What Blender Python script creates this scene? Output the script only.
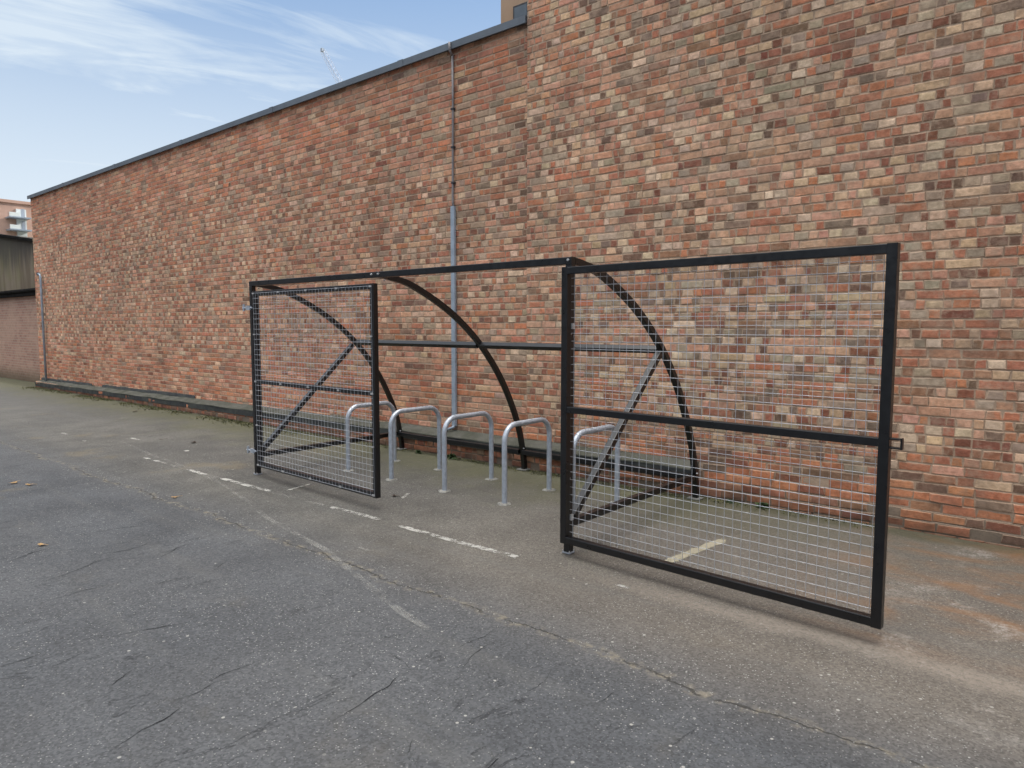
import bpy, bmesh, math, random
import numpy as np
from mathutils import Vector, Matrix
random.seed(7); rng = np.random.default_rng(11)
for o in list(bpy.data.objects): bpy.data.objects.remove(o)
S = bpy.context.scene
C = S.collection
R = math.radians

# ---------------------------------------------------------------- camera
cd = bpy.data.cameras.new('camera'); cam = bpy.data.objects.new('camera', cd); C.objects.link(cam)
cd.sensor_width = 36; cd.lens = 701/1024*36; cd.clip_end = 2000; cd.clip_start = .05
M3 = Matrix(((0.7674, -0.0530, 0.6390), (0.6412, 0.0630, -0.7648), (0.0003, 0.9966, 0.0824)))
q = M3.to_quaternion(); q.normalize()
cam.rotation_mode = 'QUATERNION'; cam.rotation_quaternion = q; cam.location = (0, 0, 1.6)
S.camera = cam
S.render.resolution_x = 1024; S.render.resolution_y = 768
S.view_settings.view_transform = 'Standard'; S.view_settings.look = 'None'; S.view_settings.gamma = 1
S.view_settings.use_curve_mapping = False
S.view_settings.exposure = 0.52

# ---------------------------------------------------------------- node helper
class NT:
    def __init__(s, tree): s.t = tree; s.n = tree.nodes; s.l = tree.links
    def new(s, typ, **kw):
        n = s.n.new(typ)
        for k, v in kw.items(): setattr(n, k, v)
        return n
    def put(s, sock, v):
        if isinstance(v, bpy.types.NodeSocket): s.l.new(v, sock)
        elif isinstance(v, (tuple, list)) and len(v) == 3 and sock.type == 'RGBA': sock.default_value = (*v, 1)
        else: sock.default_value = v
    def math(s, op, a, b=None, clamp=False):
        n = s.new('ShaderNodeMath', operation=op); n.use_clamp = clamp; s.put(n.inputs[0], a)
        if b is not None: s.put(n.inputs[1], b)
        return n.outputs[0]
    def mix(s, f, a, b, bl='MIX'):
        n = s.new('ShaderNodeMix', data_type='RGBA', blend_type=bl); n.clamp_factor = True
        s.put(n.inputs[0], f); s.put(n.inputs[6], a); s.put(n.inputs[7], b); return n.outputs[2]
    def noise(s, vec, scale, detail=4, rough=.55, dist=0, dim='3D'):
        n = s.new('ShaderNodeTexNoise', noise_dimensions=dim); s.put(n.inputs['Vector'], vec)
        n.inputs['Scale'].default_value = scale; n.inputs['Detail'].default_value = detail
        n.inputs['Roughness'].default_value = rough; n.inputs['Distortion'].default_value = dist
        return n.outputs[0]
    def ramp(s, f, lo, hi, a=0., b=1., smooth=True):
        n = s.new('ShaderNodeMapRange'); n.interpolation_type = 'SMOOTHSTEP' if smooth else 'LINEAR'
        s.put(n.inputs[0], f); n.inputs[1].default_value = lo; n.inputs[2].default_value = hi
        n.inputs[3].default_value = a; n.inputs[4].default_value = b; return n.outputs[0]
    def mapv(s, vec, sc=(1, 1, 1), rot=(0, 0, 0), loc=(0, 0, 0)):
        n = s.new('ShaderNodeMapping'); s.put(n.inputs[0], vec)
        n.inputs['Scale'].default_value = sc; n.inputs['Rotation'].default_value = rot; n.inputs['Location'].default_value = loc
        return n.outputs[0]
    def sep(s, vec):
        n = s.new('ShaderNodeSeparateXYZ'); s.put(n.inputs[0], vec); return n.outputs
    def comb(s, x, y, z):
        n = s.new('ShaderNodeCombineXYZ')
        for i, v in enumerate((x, y, z)): s.put(n.inputs[i], v)
        return n.outputs[0]
    def bump(s, h, strength, dist, normal=None):
        n = s.new('ShaderNodeBump'); s.put(n.inputs['Height'], h); n.inputs['Strength'].default_value = strength
        n.inputs['Distance'].default_value = dist
        if normal: s.put(n.inputs['Normal'], normal)
        return n.outputs[0]

# ---------------------------------------------------------------- sky
STREAK_DEG = 80
SUN_EL, SUN_AZ = 30, 22          # the sun stands behind the brick wall: elevation, degrees from +Y towards +X
w = bpy.data.worlds.new('World'); S.world = w; w.use_nodes = True
t = NT(w.node_tree); t.n.clear()
sky = t.new('ShaderNodeTexSky', sky_type='NISHITA'); sky.sun_disc = False
sky.sun_elevation = R(SUN_EL); sky.sun_rotation = R(SUN_AZ); sky.air_density = 1.0; sky.dust_density = 1.2; sky.ozone_density = 2.0
tc = t.new('ShaderNodeTexCoord'); d = t.sep(tc.outputs['Generated'])
zz = t.math('MAXIMUM', d[2], .0)
den = t.math('ADD', zz, .16)
px, py = t.math('DIVIDE', d[0], den), t.math('DIVIDE', d[1], den)
cp = t.comb(px, py, 0)
st = t.mapv(t.mapv(cp, rot=(0, 0, R(-STREAK_DEG))), sc=(.5, 2.3, 1))
n1 = t.noise(st, 1.0, 8, .62, .7); n2 = t.noise(t.mapv(cp, loc=(3.1, 1.7, 0)), .45, 4, .5, .3)
wisp = t.ramp(t.math('ADD', n1, t.math('MULTIPLY', t.math('SUBTRACT', n2, .5), .9)), .33, .68)
n3 = t.noise(t.mapv(t.mapv(cp, rot=(0, 0, R(-STREAK_DEG+9))), sc=(1.0, 3.6, 1), loc=(4.3, 2.2, 0)), 1.5, 9, .58, 1.1)
wisp = t.math('ADD', t.math('MULTIPLY', wisp, .75), t.math('MULTIPLY', t.ramp(n3, .38, .80), .7), True)
haze = t.ramp(zz, .06, .50, 1.0, 0.0)
veil = t.math('MAXIMUM', t.math('MULTIPLY', wisp, .85), haze)
base = t.mix(1.0, sky.outputs[0], (1.0, 1.0, 1.0), 'MULTIPLY')
c1 = t.mix(veil, t.mix(.7, base, (1.95, 3.3, 5.6)), (5.4, 6.1, 6.7))
# unseen bright sky added overhead and opposite the sun, to light the yard
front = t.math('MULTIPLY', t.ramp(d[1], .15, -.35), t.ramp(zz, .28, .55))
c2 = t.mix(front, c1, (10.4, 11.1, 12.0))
low = t.math('MULTIPLY', t.ramp(d[1], -.05, -.3), t.ramp(d[2], .36, .12))  # unseen low sky dimmed here to keep reflections off the black steel
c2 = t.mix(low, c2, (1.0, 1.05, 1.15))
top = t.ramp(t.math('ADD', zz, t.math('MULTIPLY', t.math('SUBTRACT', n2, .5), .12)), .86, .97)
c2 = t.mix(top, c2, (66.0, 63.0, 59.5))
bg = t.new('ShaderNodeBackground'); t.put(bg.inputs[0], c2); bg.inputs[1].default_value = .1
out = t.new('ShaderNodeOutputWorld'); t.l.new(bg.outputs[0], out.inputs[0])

sd = bpy.data.lights.new('sun', 'SUN'); sd.energy = 2.5; sd.angle = R(.5); sd.color = (1, .95, .87)
sun = bpy.data.objects.new('sun', sd); C.objects.link(sun)
sv = Vector((math.sin(R(SUN_AZ))*math.cos(R(SUN_EL)), math.cos(R(SUN_AZ))*math.cos(R(SUN_EL)), math.sin(R(SUN_EL))))
sun.rotation_euler = sv.to_track_quat('Z', 'Y').to_euler()

# ---------------------------------------------------------------- materials
def mat(name):
    m = bpy.data.materials.new(name); m.use_nodes = True; t = NT(m.node_tree)
    b = t.n['Principled BSDF']; co = t.new('ShaderNodeTexCoord').outputs['Object']
    return m, t, b, co
def worldpos(t): return t.new('ShaderNodeNewGeometry').outputs['Position']

def simple(name, col, rough=.5, metal=0, var=.25, nscale=12, bumps=.0, col2=None, spec=.5):
    m, t, b, co = mat(name); p = worldpos(t)
    n = t.noise(p, nscale, 5, .6)
    c2 = col2 or tuple(c*(1-var) for c in col)
    t.put(b.inputs['Base Color'], t.mix(t.ramp(n, .35, .65), col, c2))
    t.put(b.inputs['Roughness'], t.ramp(t.noise(p, nscale*2.3, 4), .3, .7, rough*.8, min(1, rough*1.2)))
    b.inputs['Metallic'].default_value = metal; b.inputs['Specular IOR Level'].default_value = spec
    if bumps: t.put(b.inputs['Normal'], t.bump(t.noise(p, nscale*6, 4), bumps, .002))
    return m
M = {}
M['black'] = simple('black_paint', (.0022, .0026, .004), .34, 0, .3, 9, .12, spec=.65)
M['galv'] = simple('galvanised_tube', (.46, .50, .56), .42, .35, .2, 25, .1)
M['wire'] = simple('galvanised_wire', (.58, .6, .64), .42, .4, .15, 40)
M['bolt'] = simple('zinc_bolt', (.62, .62, .62), .35, .6, .1, 60)
M['coping'] = simple('grey_coping', (.12, .14, .165), .5, .1, .2, 3, .1)
M['conduit'] = simple('grey_conduit', (.36, .42, .49), .5, .2, .2, 8)
M['cable'] = simple('dull_cable', (.22, .2, .2), .6, 0, .25, 8)
M['dark'] = simple('black_bitumen', (.022, .024, .026), .7, 0, .4, 4, .5, (.045, .048, .042))
M['pale'] = simple('pale_footing', (.27, .265, .24), .9, 0, .4, 18, .6)
M['leaf'] = simple('dry_leaf', (.62, .40, .17), .7, 0, .3, 30)
M['leafdark'] = simple('dark_leaf', (.06, .035, .02), .7, 0, .4, 30)
M['weed'] = simple('weed_green', (.05, .085, .025), .7, 0, .4, 14)
M['stone'] = simple('pale_stone', (.3, .29, .27), .9, 0, .4, 60)
M['white'] = simple('white_render', (.75, .78, .76), .7, 0, .1, .6)
M['glass'] = simple('window_glass', (.09, .11, .13), .12, 0, .2, 1)
M['hazed_brick'] = simple('hazed_brick', (.55, .35, .27), .9, 0, .12, .35)  # distance haze mixed into the brick colour as a paler tone
M['tan_brick'] = simple('tan_brick', (.40, .27, .18), .9, 0, .12, .35)
M['crane'] = simple('hazed_crane_paint', (.50, .52, .58), .8, 0, .05, .5)  # pale bluish colour stands in for haze over the far crane
M['matt'] = simple('sooty_verge', (.012, .011, .010), .98, 0, .4, 3, spec=.05)
M['roofdark'] = simple('dark_frame', (.03, .03, .035), .6, 0, .2, 2)

def brick_mat(name, red=1.0):
    m, t, b, co = mat(name); p = worldpos(t); x, y, z = t.sep(p)
    at = t.new('ShaderNodeAttribute', attribute_name='tone'); col = at.outputs['Color']
    mort = t.mix(t.noise(p, 3, 4), (.56, .405, .285), (.40, .285, .20))
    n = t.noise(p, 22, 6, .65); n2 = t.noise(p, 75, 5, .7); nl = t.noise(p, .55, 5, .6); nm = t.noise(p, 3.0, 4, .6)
    c = t.mix(t.ramp(n, .28, .72), t.mix(1, col, (.74, .70, .66), 'MULTIPLY'), t.mix(1, col, (1.2, 1.18, 1.16), 'MULTIPLY'))
    c = t.mix(t.ramp(n2, .55, .75, 0, .45), c, (.42, .34, .27))          # lime bloom and sand
    c = t.mix(t.ramp(n2, .42, .25, 0, .5), c, t.mix(1, c, (.35, .33, .32), 'MULTIPLY'))   # pits
    smear = t.math('MULTIPLY', t.ramp(t.noise(p, 9, 5, .7), .48, .68), .5)
    smear = t.math('MULTIPLY', smear, t.ramp(z, .1, .6, .25, 1))
    c = t.mix(smear, c, mort)
    rim = t.ramp(t.math('ADD', at.outputs['Alpha'], t.math('MULTIPLY', t.math('SUBTRACT', t.noise(p, 30, 5, .7), .5), 2.2)), .4, 1.05, 0, .75)
    c = t.mix(rim, c, mort)
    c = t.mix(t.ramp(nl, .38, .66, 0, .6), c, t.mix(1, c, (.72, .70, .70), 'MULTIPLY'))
    soot = t.math('MULTIPLY', t.ramp(nm, .45, .7), .28)
    c = t.mix(soot, c, (.12, .10, .085))
    # rain splash and moss grime in the lowest courses
    gz = t.math('ADD', z, t.math('MULTIPLY', t.math('SUBTRACT', nm, .5), .5))
    c = t.mix(t.ramp(gz, -.05, .2, .65, 0), c, (.055, .04, .03))
    t.put(b.inputs['Base Color'], c); b.inputs['Roughness'].default_value = .92; b.inputs['Specular IOR Level'].default_value = .2
    h = t.math('ADD', t.math('MULTIPLY', n, .6), n2)
    t.put(b.inputs['Normal'], t.bump(h, .75, .006))
    return m
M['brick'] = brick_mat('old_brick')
def mortar_mat():
    m, t, b, co = mat('lime_mortar'); p = worldpos(t); z = t.sep(p)[2]
    n = t.noise(p, 5, 5, .65); n2 = t.noise(p, 60, 5, .7)
    c = t.mix(t.ramp(n, .3, .7), (.54, .39, .275), (.36, .255, .18))
    c = t.mix(t.ramp(n2, .5, .7, 0, .5), c, (.15, .12, .095))
    c = t.mix(t.ramp(z, .05, .35, .7, 0), c, (.06, .055, .045))
    t.put(b.inputs['Base Color'], c); b.inputs['Roughness'].default_value = .95
    t.put(b.inputs['Normal'], t.bump(n2, .8, .006)); return m
M['mortar'] = mortar_mat()

def ledge_mat():
    m, t, b, co = mat('ledge_render'); p = worldpos(t)
    n = t.noise(p, 4, 5, .6); n2 = t.noise(p, 40, 5, .65)
    c = t.mix(t.ramp(n, .35, .65), (.095, .093, .078), (.055, .056, .042))
    c = t.mix(t.ramp(n2, .5, .7, 0, .5), c, (.1, .11, .06))
    t.put(b.inputs['Base Color'], c); b.inputs['Roughness'].default_value = .95
    t.put(b.inputs['Normal'], t.bump(n2, .6, .008)); return m
M['ledge'] = ledge_mat()

def stained_mat():
    m, t, b, co = mat('algae_stained_render'); p = worldpos(t)
    st = t.mapv(p, sc=(3.2, 3.2, .35)); n = t.noise(st, 1.1, 6, .6); n2 = t.noise(p, .9, 4)
    z = t.sep(p)[2]
    c = t.mix(t.ramp(n, .35, .65), (.13, .095, .06), (.21, .165, .115))
    c = t.mix(t.ramp(n2, .45, .65, 0, .45), c, (.15, .14, .05))
    st2 = t.mapv(p, sc=(6, 6, .5)); dark = t.ramp(t.math('ADD', z, t.math('MULTIPLY', t.noise(st2, 1, 5), 1.6)), 4.0, 4.9)
    c = t.mix(t.math('MULTIPLY', dark, .8), c, (.035, .03, .025))
    t.put(b.inputs['Base Color'], c); b.inputs['Roughness'].default_value = .95; return m
M['stained'] = stained_mat()

def lowwall_mat():
    m, t, b, co = mat('washed_pink_brick'); p = worldpos(t); x, y, z = t.sep(p)
    v = t.comb(x, z, 0)
    br = t.new('ShaderNodeTexBrick'); t.put(br.inputs['Vector'], v); br.inputs['Scale'].default_value = 1
    br.inputs['Brick Width'].default_value = .225; br.inputs['Row Height'].default_value = .075; br.inputs['Mortar Size'].default_value = .008
    br.inputs['Color1'].default_value = (.40, .21, .15, 1); br.inputs['Color2'].default_value = (.27, .13, .09, 1); br.inputs['Mortar'].default_value = (.36, .29, .24, 1)
    n = t.noise(p, 1.1, 6, .65); n2 = t.noise(p, 9, 5)
    c = t.mix(t.ramp(n, .35, .62, .05, .6), br.outputs[0], (.44, .29, .21))
    c = t.mix(t.ramp(n2, .5, .7, 0, .4), c, (.2, .13, .1))
    c = t.mix(t.ramp(t.math('ADD', z, t.math('MULTIPLY', n2, .5)), .25, .75, .8, 0), c, (.08, .06, .03))
    t.put(b.inputs['Base Color'], c); b.inputs['Roughness'].default_value = .95
    t.put(b.inputs['Normal'], t.bump(br.outputs['Fac'], .5, -.006)); return m
M['lowwall'] = lowwall_mat()

def ground_mat():
    m, t, b, co = mat('worn_asphalt'); p = worldpos(t); x, y, z = t.sep(p)
    big = t.noise(p, .35, 5, .6); mid = t.noise(p, 1.7, 5, .62); fine = t.noise(p, 38, 5, .7); vfine = t.noise(p, 130, 3, .7)
    # two lifts of asphalt: bluish carriageway, browner strip by the wall; they meet at a joint
    wob = t.math('MULTIPLY', t.math('SUBTRACT', t.noise(p, 1.3, 6, .7), .5), .32)
    wob2 = t.math('MULTIPLY', t.math('SUBTRACT', t.noise(p, 14, 4, .7), .5), .05)
    yj = t.math('ADD', t.math('ADD', y, wob), wob2)
    strip = t.ramp(yj, 2.5, 3.5)
    road = t.mix(t.ramp(mid, .3, .7), (.0475, .0495, .053), (.0715, .0745, .079))
    road = t.mix(t.ramp(big, .42, .66, 0, .5), road, (.085, .0855, .087))
    bay = t.mix(t.ramp(mid, .3, .7), (.070, .067, .060), (.112, .106, .094))
    bay = t.mix(t.ramp(big, .4, .65, 0, .6), bay, (.060, .058, .055))
    # browner towards the right end of the yard
    bay = t.mix(t.ramp(x, -5.5, -1.0, 0, .55), bay, (.135, .113, .092))
    c = t.mix(strip, road, bay)
    # aggregate grain
    v1 = t.new('ShaderNodeTexVoronoi'); t.put(v1.inputs['Vector'], p); v1.inputs['Scale'].default_value = 105
    cs = t.sep(v1.outputs['Color'])
    g = t.ramp(cs[0], 0, 1, .70, 1.32, False)
    c = t.mix(1, c, t.comb(g, g, g), 'MULTIPLY')
    near = t.ramp(t.noise(p, .8, 3), .38, .6, .4, 1)
    sp = t.math('MULTIPLY', t.ramp(cs[1], .86, .93), near)
    sp = t.math('MULTIPLY', sp, t.ramp(v1.outputs['Distance'], .45, .25))
    c = t.mix(t.math('MULTIPLY', sp, .75), c, (.34, .335, .32))
    v2 = t.new('ShaderNodeTexVoronoi'); t.put(v2.inputs['Vector'], p); v2.inputs['Scale'].default_value = 34
    c2 = t.sep(v2.outputs['Color'])
    sp2 = t.math('MULTIPLY', t.ramp(c2[1], .982, .992), t.ramp(v2.outputs['Distance'], .3, .2))
    c = t.mix(t.math('MULTIPLY', sp2, .8), c, (.34, .33, .3))
    # tyre-worn streaks lengthwise
    stx = t.noise(t.mapv(p, sc=(.25, 3.2, 1)), 1.2, 5, .6)
    c = t.mix(t.ramp(stx, .5, .75, 0, .35), c, (.108, .106, .10))
    # paler far end
    c = t.mix(t.ramp(x, -8, -20, 0, .45), c, (.12, .118, .112))
    # moss in the gutter by the wall
    mo = t.math('ADD', y, t.math('MULTIPLY', t.math('SUBTRACT', t.noise(p, 1.6, 6, .7), .5), 2.1))
    mo = t.math('MULTIPLY', t.ramp(mo, 4.6, 6.0), t.ramp(x, -.6, -3.5, .15, 1))
    c = t.mix(t.math('MULTIPLY', mo, .72), c, t.mix(t.noise(p, 7, 4), (.088, .09, .042), (.118, .113, .064)))
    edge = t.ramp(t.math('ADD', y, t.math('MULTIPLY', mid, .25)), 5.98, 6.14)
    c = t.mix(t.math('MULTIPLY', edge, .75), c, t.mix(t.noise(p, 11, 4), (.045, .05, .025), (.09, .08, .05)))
    # rust and clay stains at the right
    rs = t.noise(t.mapv(p, sc=(1.0, 2.0, 1), rot=(0, 0, R(-25))), 1.5, 6, .65, .5)
    rm = t.math('MULTIPLY', t.ramp(rs, .42, .72), t.math('MULTIPLY', t.ramp(x, -1.7, -.7), t.ramp(y, 3.6, 4.2)))
    c = t.mix(t.math('MULTIPLY', rm, .7), c, (.20, .105, .05))
    # ochre stains further up the yard
    oc = t.math('MULTIPLY', t.ramp(t.noise(p, 1.1, 5, .65), .58, .7), t.ramp(x, -5.5, -8, .25, 1))
    c = t.mix(t.math('MULTIPLY', oc, .3), c, (.17, .13, .07))
    # chalky run along the near edge of the bay
    yb = t.math('ABSOLUTE', t.math('ADD', t.math('SUBTRACT', y, 3.72), t.math('MULTIPLY', t.math('SUBTRACT', mid, .5), .35)))
    ch = t.math('MULTIPLY', t.ramp(yb, .16, .0), t.ramp(x, -2.9, -1.4))
    ch = t.math('MULTIPLY', ch, t.ramp(fine, .35, .6, .25, 1))
    c = t.mix(t.math('MULTIPLY', ch, .7), c, (.235, .20, .165))
    blot = t.math('MULTIPLY', t.ramp(t.noise(p, 2.1, 6, .75), .52, .68), t.math('MULTIPLY', t.ramp(x, -1.4, -.4), t.ramp(y, 2.9, 3.7)))
    blot = t.math('MULTIPLY', blot, t.ramp(fine, .4, .58))
    c = t.mix(t.math('MULTIPLY', blot, .8), c, (.32, .295, .265))
    # dark oil drips
    oil = t.ramp(t.noise(p, 3.3, 3, .5), .69, .75)
    c = t.mix(t.math('MULTIPLY', oil, .4), c, (.05, .05, .05))
    # joint crack with grit in it
    jn = t.math('ABSOLUTE', t.math('SUBTRACT', yj, 2.83))
    jc = t.math('MULTIPLY', t.ramp(jn, .010, .003), t.ramp(t.noise(p, 3.1, 4, .6), .42, .52))
    grit = t.math('MULTIPLY', t.ramp(jn, .06, .0), t.ramp(t.noise(p, 12, 5, .7), .45, .62))
    c = t.mix(t.math('MULTIPLY', grit, .6), c, (.22, .19, .14))
    c = t.mix(t.math('MULTIPLY', jc, .85), c, (.03, .028, .025))
    # hairline crazing of the old carriageway
    cn = t.noise(t.mapv(p, sc=(2.6, .75, 1), rot=(0, 0, R(4))), 1.55, 7, .62, .35)
    ck = t.ramp(t.math('ABSOLUTE', t.math('SUBTRACT', cn, .5)), .0085, .002)
    ck = t.math('MULTIPLY', ck, t.ramp(t.noise(p, 3.4, 4, .6), .50, .60))
    ck = t.math('MULTIPLY', ck, t.ramp(yj, 2.9, 2.4))
    c = t.mix(t.math('MULTIPLY', ck, .6), c, (.028, .028, .03))
    t.put(b.inputs['Base Color'], c)
    t.put(b.inputs['Roughness'], t.ramp(fine, .3, .7, .78, .95)); b.inputs['Specular IOR Level'].default_value = .3
    h = t.math('ADD', t.math('MULTIPLY', cs[0], .45), t.math('MULTIPLY', fine, .8))
    h = t.math('SUBTRACT', h, t.math('MULTIPLY', t.math('MAXIMUM', ck, jc), 1.6))
    nb = t.bump(h, .7, .004); nb = t.bump(mid, .5, .05, nb)
    t.put(b.inputs['Normal'], nb); return m
M['ground'] = ground_mat()

def paint_mat(name, lo, hi, op, col=(.46, .45, .41)):
    m, t, b, co = mat(name); p = worldpos(t)
    n = t.noise(p, 7, 6, .72); n2 = t.noise(p, 60, 4, .7)
    at = t.sep(t.new('ShaderNodeAttribute', attribute_name='edge').outputs['Color'])[0]
    a = t.math('ADD', t.math('MULTIPLY', n, .7), t.math('MULTIPLY', n2, .3))
    a = t.math('SUBTRACT', a, t.math('MULTIPLY', at, .2))
    t.put(b.inputs['Base Color'], t.mix(t.ramp(n2, .3, .7), col, tuple(v*.7 for v in col)))
    b.inputs['Roughness'].default_value = .85
    t.put(b.inputs['Alpha'], t.math('MULTIPLY', t.ramp(a, lo, hi), op))
    return m
M['paint'] = paint_mat('worn_white_paint', .44, .53, .82)
M['paint_faded'] = paint_mat('faded_white_paint', .43, .62, .27)
M['paint_yellow'] = paint_mat('faded_cream_paint', .36, .46, .7, (.45, .41, .30))

# ---------------------------------------------------------------- mesh helpers
def mk(name, bm, mats, parent=None, smooth=False):
    me = bpy.data.meshes.new(name); bm.normal_update(); bm.to_mesh(me); bm.free()
    for m in (mats if isinstance(mats, (list, tuple)) else [mats]): me.materials.append(m)
    if smooth:
        for p in me.polygons: p.use_smooth = True
    o = bpy.data.objects.new(name, me); C.objects.link(o)
    if parent: o.parent = parent
    return o
def tag(o, label=None, cat=None, group=None, kind=None):
    if label: o['label'] = label
    if cat: o['category'] = cat
    if group: o['group'] = group
    if kind: o['kind'] = kind
    return o
def empty(name, loc=(0, 0, 0)):
    o = bpy.data.objects.new(name, None); o.location = loc; C.objects.link(o); return o
def box(bm, lo, hi, mi=0):
    vs = [bm.verts.new((x, y, z)) for x in (lo[0], hi[0]) for y in (lo[1], hi[1]) for z in (lo[2], hi[2])]
    for f in ((0, 1, 3, 2), (4, 6, 7, 5), (0, 4, 5, 1), (2, 3, 7, 6), (0, 2, 6, 4), (1, 5, 7, 3)):
        bm.faces.new([vs[i] for i in f]).material_index = mi
def sweep(bm, pts, w, h, side=Vector((0, 1, 0)), r=.004):
    """rounded rectangular tube along pts; w across 'side', h across the third axis"""
    prof = []
    for sx, sy in ((1, 1), (-1, 1), (-1, -1), (1, -1)):
        for k in range(3):
            a = {(1, 1): 0, (-1, 1): 90, (-1, -1): 180, (1, -1): 270}[(sx, sy)] + 45*k
            prof.append((sx*(w/2-r)+r*math.cos(R(a)), sy*(h/2-r)+r*math.sin(R(a))))
    pts = [Vector(p) for p in pts]; rings = []
    for i, p in enumerate(pts):
        d = (pts[min(i+1, len(pts)-1)]-pts[max(i-1, 0)]).normalized()
        s = (side - d*side.dot(d)).normalized(); u = d.cross(s)
        rings.append([bm.verts.new(p+s*a+u*b) for a, b in prof])
    n = len(prof)
    for a, b in zip(rings, rings[1:]):
        for i in range(n): bm.faces.new((a[i], a[(i+1) % n], b[(i+1) % n], b[i]))
    bm.faces.new(rings[0][::-1]); bm.faces.new(rings[-1])
def tube(bm, pts, r, n=16, caps=True):
    pts = [Vector(p) for p in pts]; rings = []
    ref = None
    for i, p in enumerate(pts):
        d = (pts[min(i+1, len(pts)-1)]-pts[max(i-1, 0)]).normalized()
        if ref is None: ref = Vector((1, 0, 0)) if abs(d.x) < .9 else Vector((0, 1, 0))
        s = (ref - d*ref.dot(d)).normalized(); u = d.cross(s); ref = s
        rings.append([bm.verts.new(p+s*r*math.cos(2*math.pi*k/n)+u*r*math.sin(2*math.pi*k/n)) for k in range(n)])
    for a, b in zip(rings, rings[1:]):
        for i in range(n): bm.faces.new((a[i], a[(i+1) % n], b[(i+1) % n], b[i]))
    if caps: bm.faces.new(rings[0][::-1]); bm.faces.new(rings[-1])
def fixn(bm): bmesh.ops.recalc_face_normals(bm, faces=bm.faces)
def bolt(bm, p, d, r=.011):
    d = Vector(d).normalized(); p = Vector(p)
    tube(bm, [p, p+d*.008], r, 6); tube(bm, [p+d*.008, p+d*.014], r*.6, 8)

# ---------------------------------------------------------------- ground
bm = bmesh.new()
v = [bm.verts.new(c) for c in ((-400, -300, 0), (300, -300, 0), (300, 500, 0), (-400, 500, 0))]
bm.faces.new(v); tag(mk('ground', bm, M['ground']), kind='structure')

def marking(pts, wid, m, z=.004, seed=0, name='road_marking'):
    rr = random.Random(seed); bm = bmesh.new(); lay = bm.verts.layers.float_color.new('edge')
    P = [Vector((x, y, 0)) for x, y in pts]; dense = []
    for a, b in zip(P, P[1:]):
        n = max(1, int((b-a).length/.05))
        dense += [a.lerp(b, i/n) for i in range(n)]
    dense.append(P[-1]); rows = []
    for i, p in enumerate(dense):
        d = (dense[min(i+1, len(dense)-1)]-dense[max(i-1, 0)]).normalized(); s = Vector((-d.y, d.x, 0))
        e = min(i, len(dense)-1-i); taper = min(1, .45+.3*e); row = []
        for k, f in enumerate((-1, -.6, 0, .6, 1)):
            j = (rr.random()-.5)*.012 if abs(f) == 1 else 0
            vv = bm.verts.new(p+s*(f*wid/2*taper+j)+Vector((0, 0, z)))
            q_ = 1 if abs(f) == 1 or e == 0 else 0; vv[lay] = (q_, q_, q_, 1); row.append(vv)
        rows.append(row)
    for a, b in zip(rows, rows[1:]):
        for k in range(4): bm.faces.new((a[k], b[k], b[k+1], a[k+1]))
    fixn(bm)
    return tag(mk(name, bm, m), kind='structure')
marking([(-8.9, 3.60), (-8.2, 3.60)], .055, M['paint'], seed=1)
marking([(-7.72, 3.60), (-7.25, 3.60)], .085, M['paint'], seed=2)
marking([(-7.03, 3.62), (-6.45, 3.62), (-6.08, 3.63)], .09, M['paint'], seed=3)
marking([(-5.18, 3.65), (-4.44, 3.67)], .09, M['paint'], seed=4)
marking([(-4.27, 3.65), (-3.55, 3.65), (-2.98, 3.67)], .085, M['paint'], seed=5)
marking([(-2.25, 3.66), (-2.08, 3.66)], .06, M['paint'], seed=6)
marking([(-8.2, 3.60), (-7.7, 3.6), (-6.0, 3.63), (-5.2, 3.65)], .06, M['paint_faded'], z=.003, seed=7)
marking([(-10.3, 3.9), (-8.8, 3.72), (-7.5, 3.62), (-6.7, 3.48), (-5.96, 3.30), (-5.19, 3.08), (-4.18, 2.91), (-3.5, 2.70), (-2.93, 2.53), (-2.56, 2.45)], .075, M['paint_faded'], z=.005, seed=8)
marking([(-5.98, 3.70), (-6.07, 4.1)], .05, M['paint'], seed=9)
marking([(-4.87, 4.22), (-5.02, 4.48)], .055, M['paint'], seed=10)
marking([(-5.13, 4.68), (-5.25, 4.92), (-5.42, 5.25)], .05, M['paint_faded'], seed=14)
marking([(-5.16, 4.72), (-5.2, 4.8)], .055, M['paint'], seed=15)
marking([(-2.17, 4.2), (-2.08, 5.0)], .1, M['paint_yellow'], seed=11)
marking([(-4.55, 5.55), (-4.2, 5.6)], .05, M['paint_faded'], seed=12)
marking([(-4.1, 3.1), (-3.85, 3.1)], .05, M['paint_faded'], seed=13)
for i, (x, y, l, wd) in enumerate([(-11.9, 3.66, .3, .07), (-10.85, 3.6, .15, .07), (-10.15, 3.66, .2, .1), (-10.6, 4.13, .35, .07), (-8.99, 4.15, .16, .09), (-7.4, 3.92, .12, .05)]):
    marking([(x, y), (x+l, y)], wd, M['paint'], seed=20+i)
for i, (x, y, l) in enumerate([(-9.4, 4.9, .3), (-14.5, 3.7, 1.4), (-17.5, 3.75, 1.8), (-13.1, 4.9, .35)]):
    marking([(x, y), (x+l, y)], .08, M['paint_faded'], seed=40+i)

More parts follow.
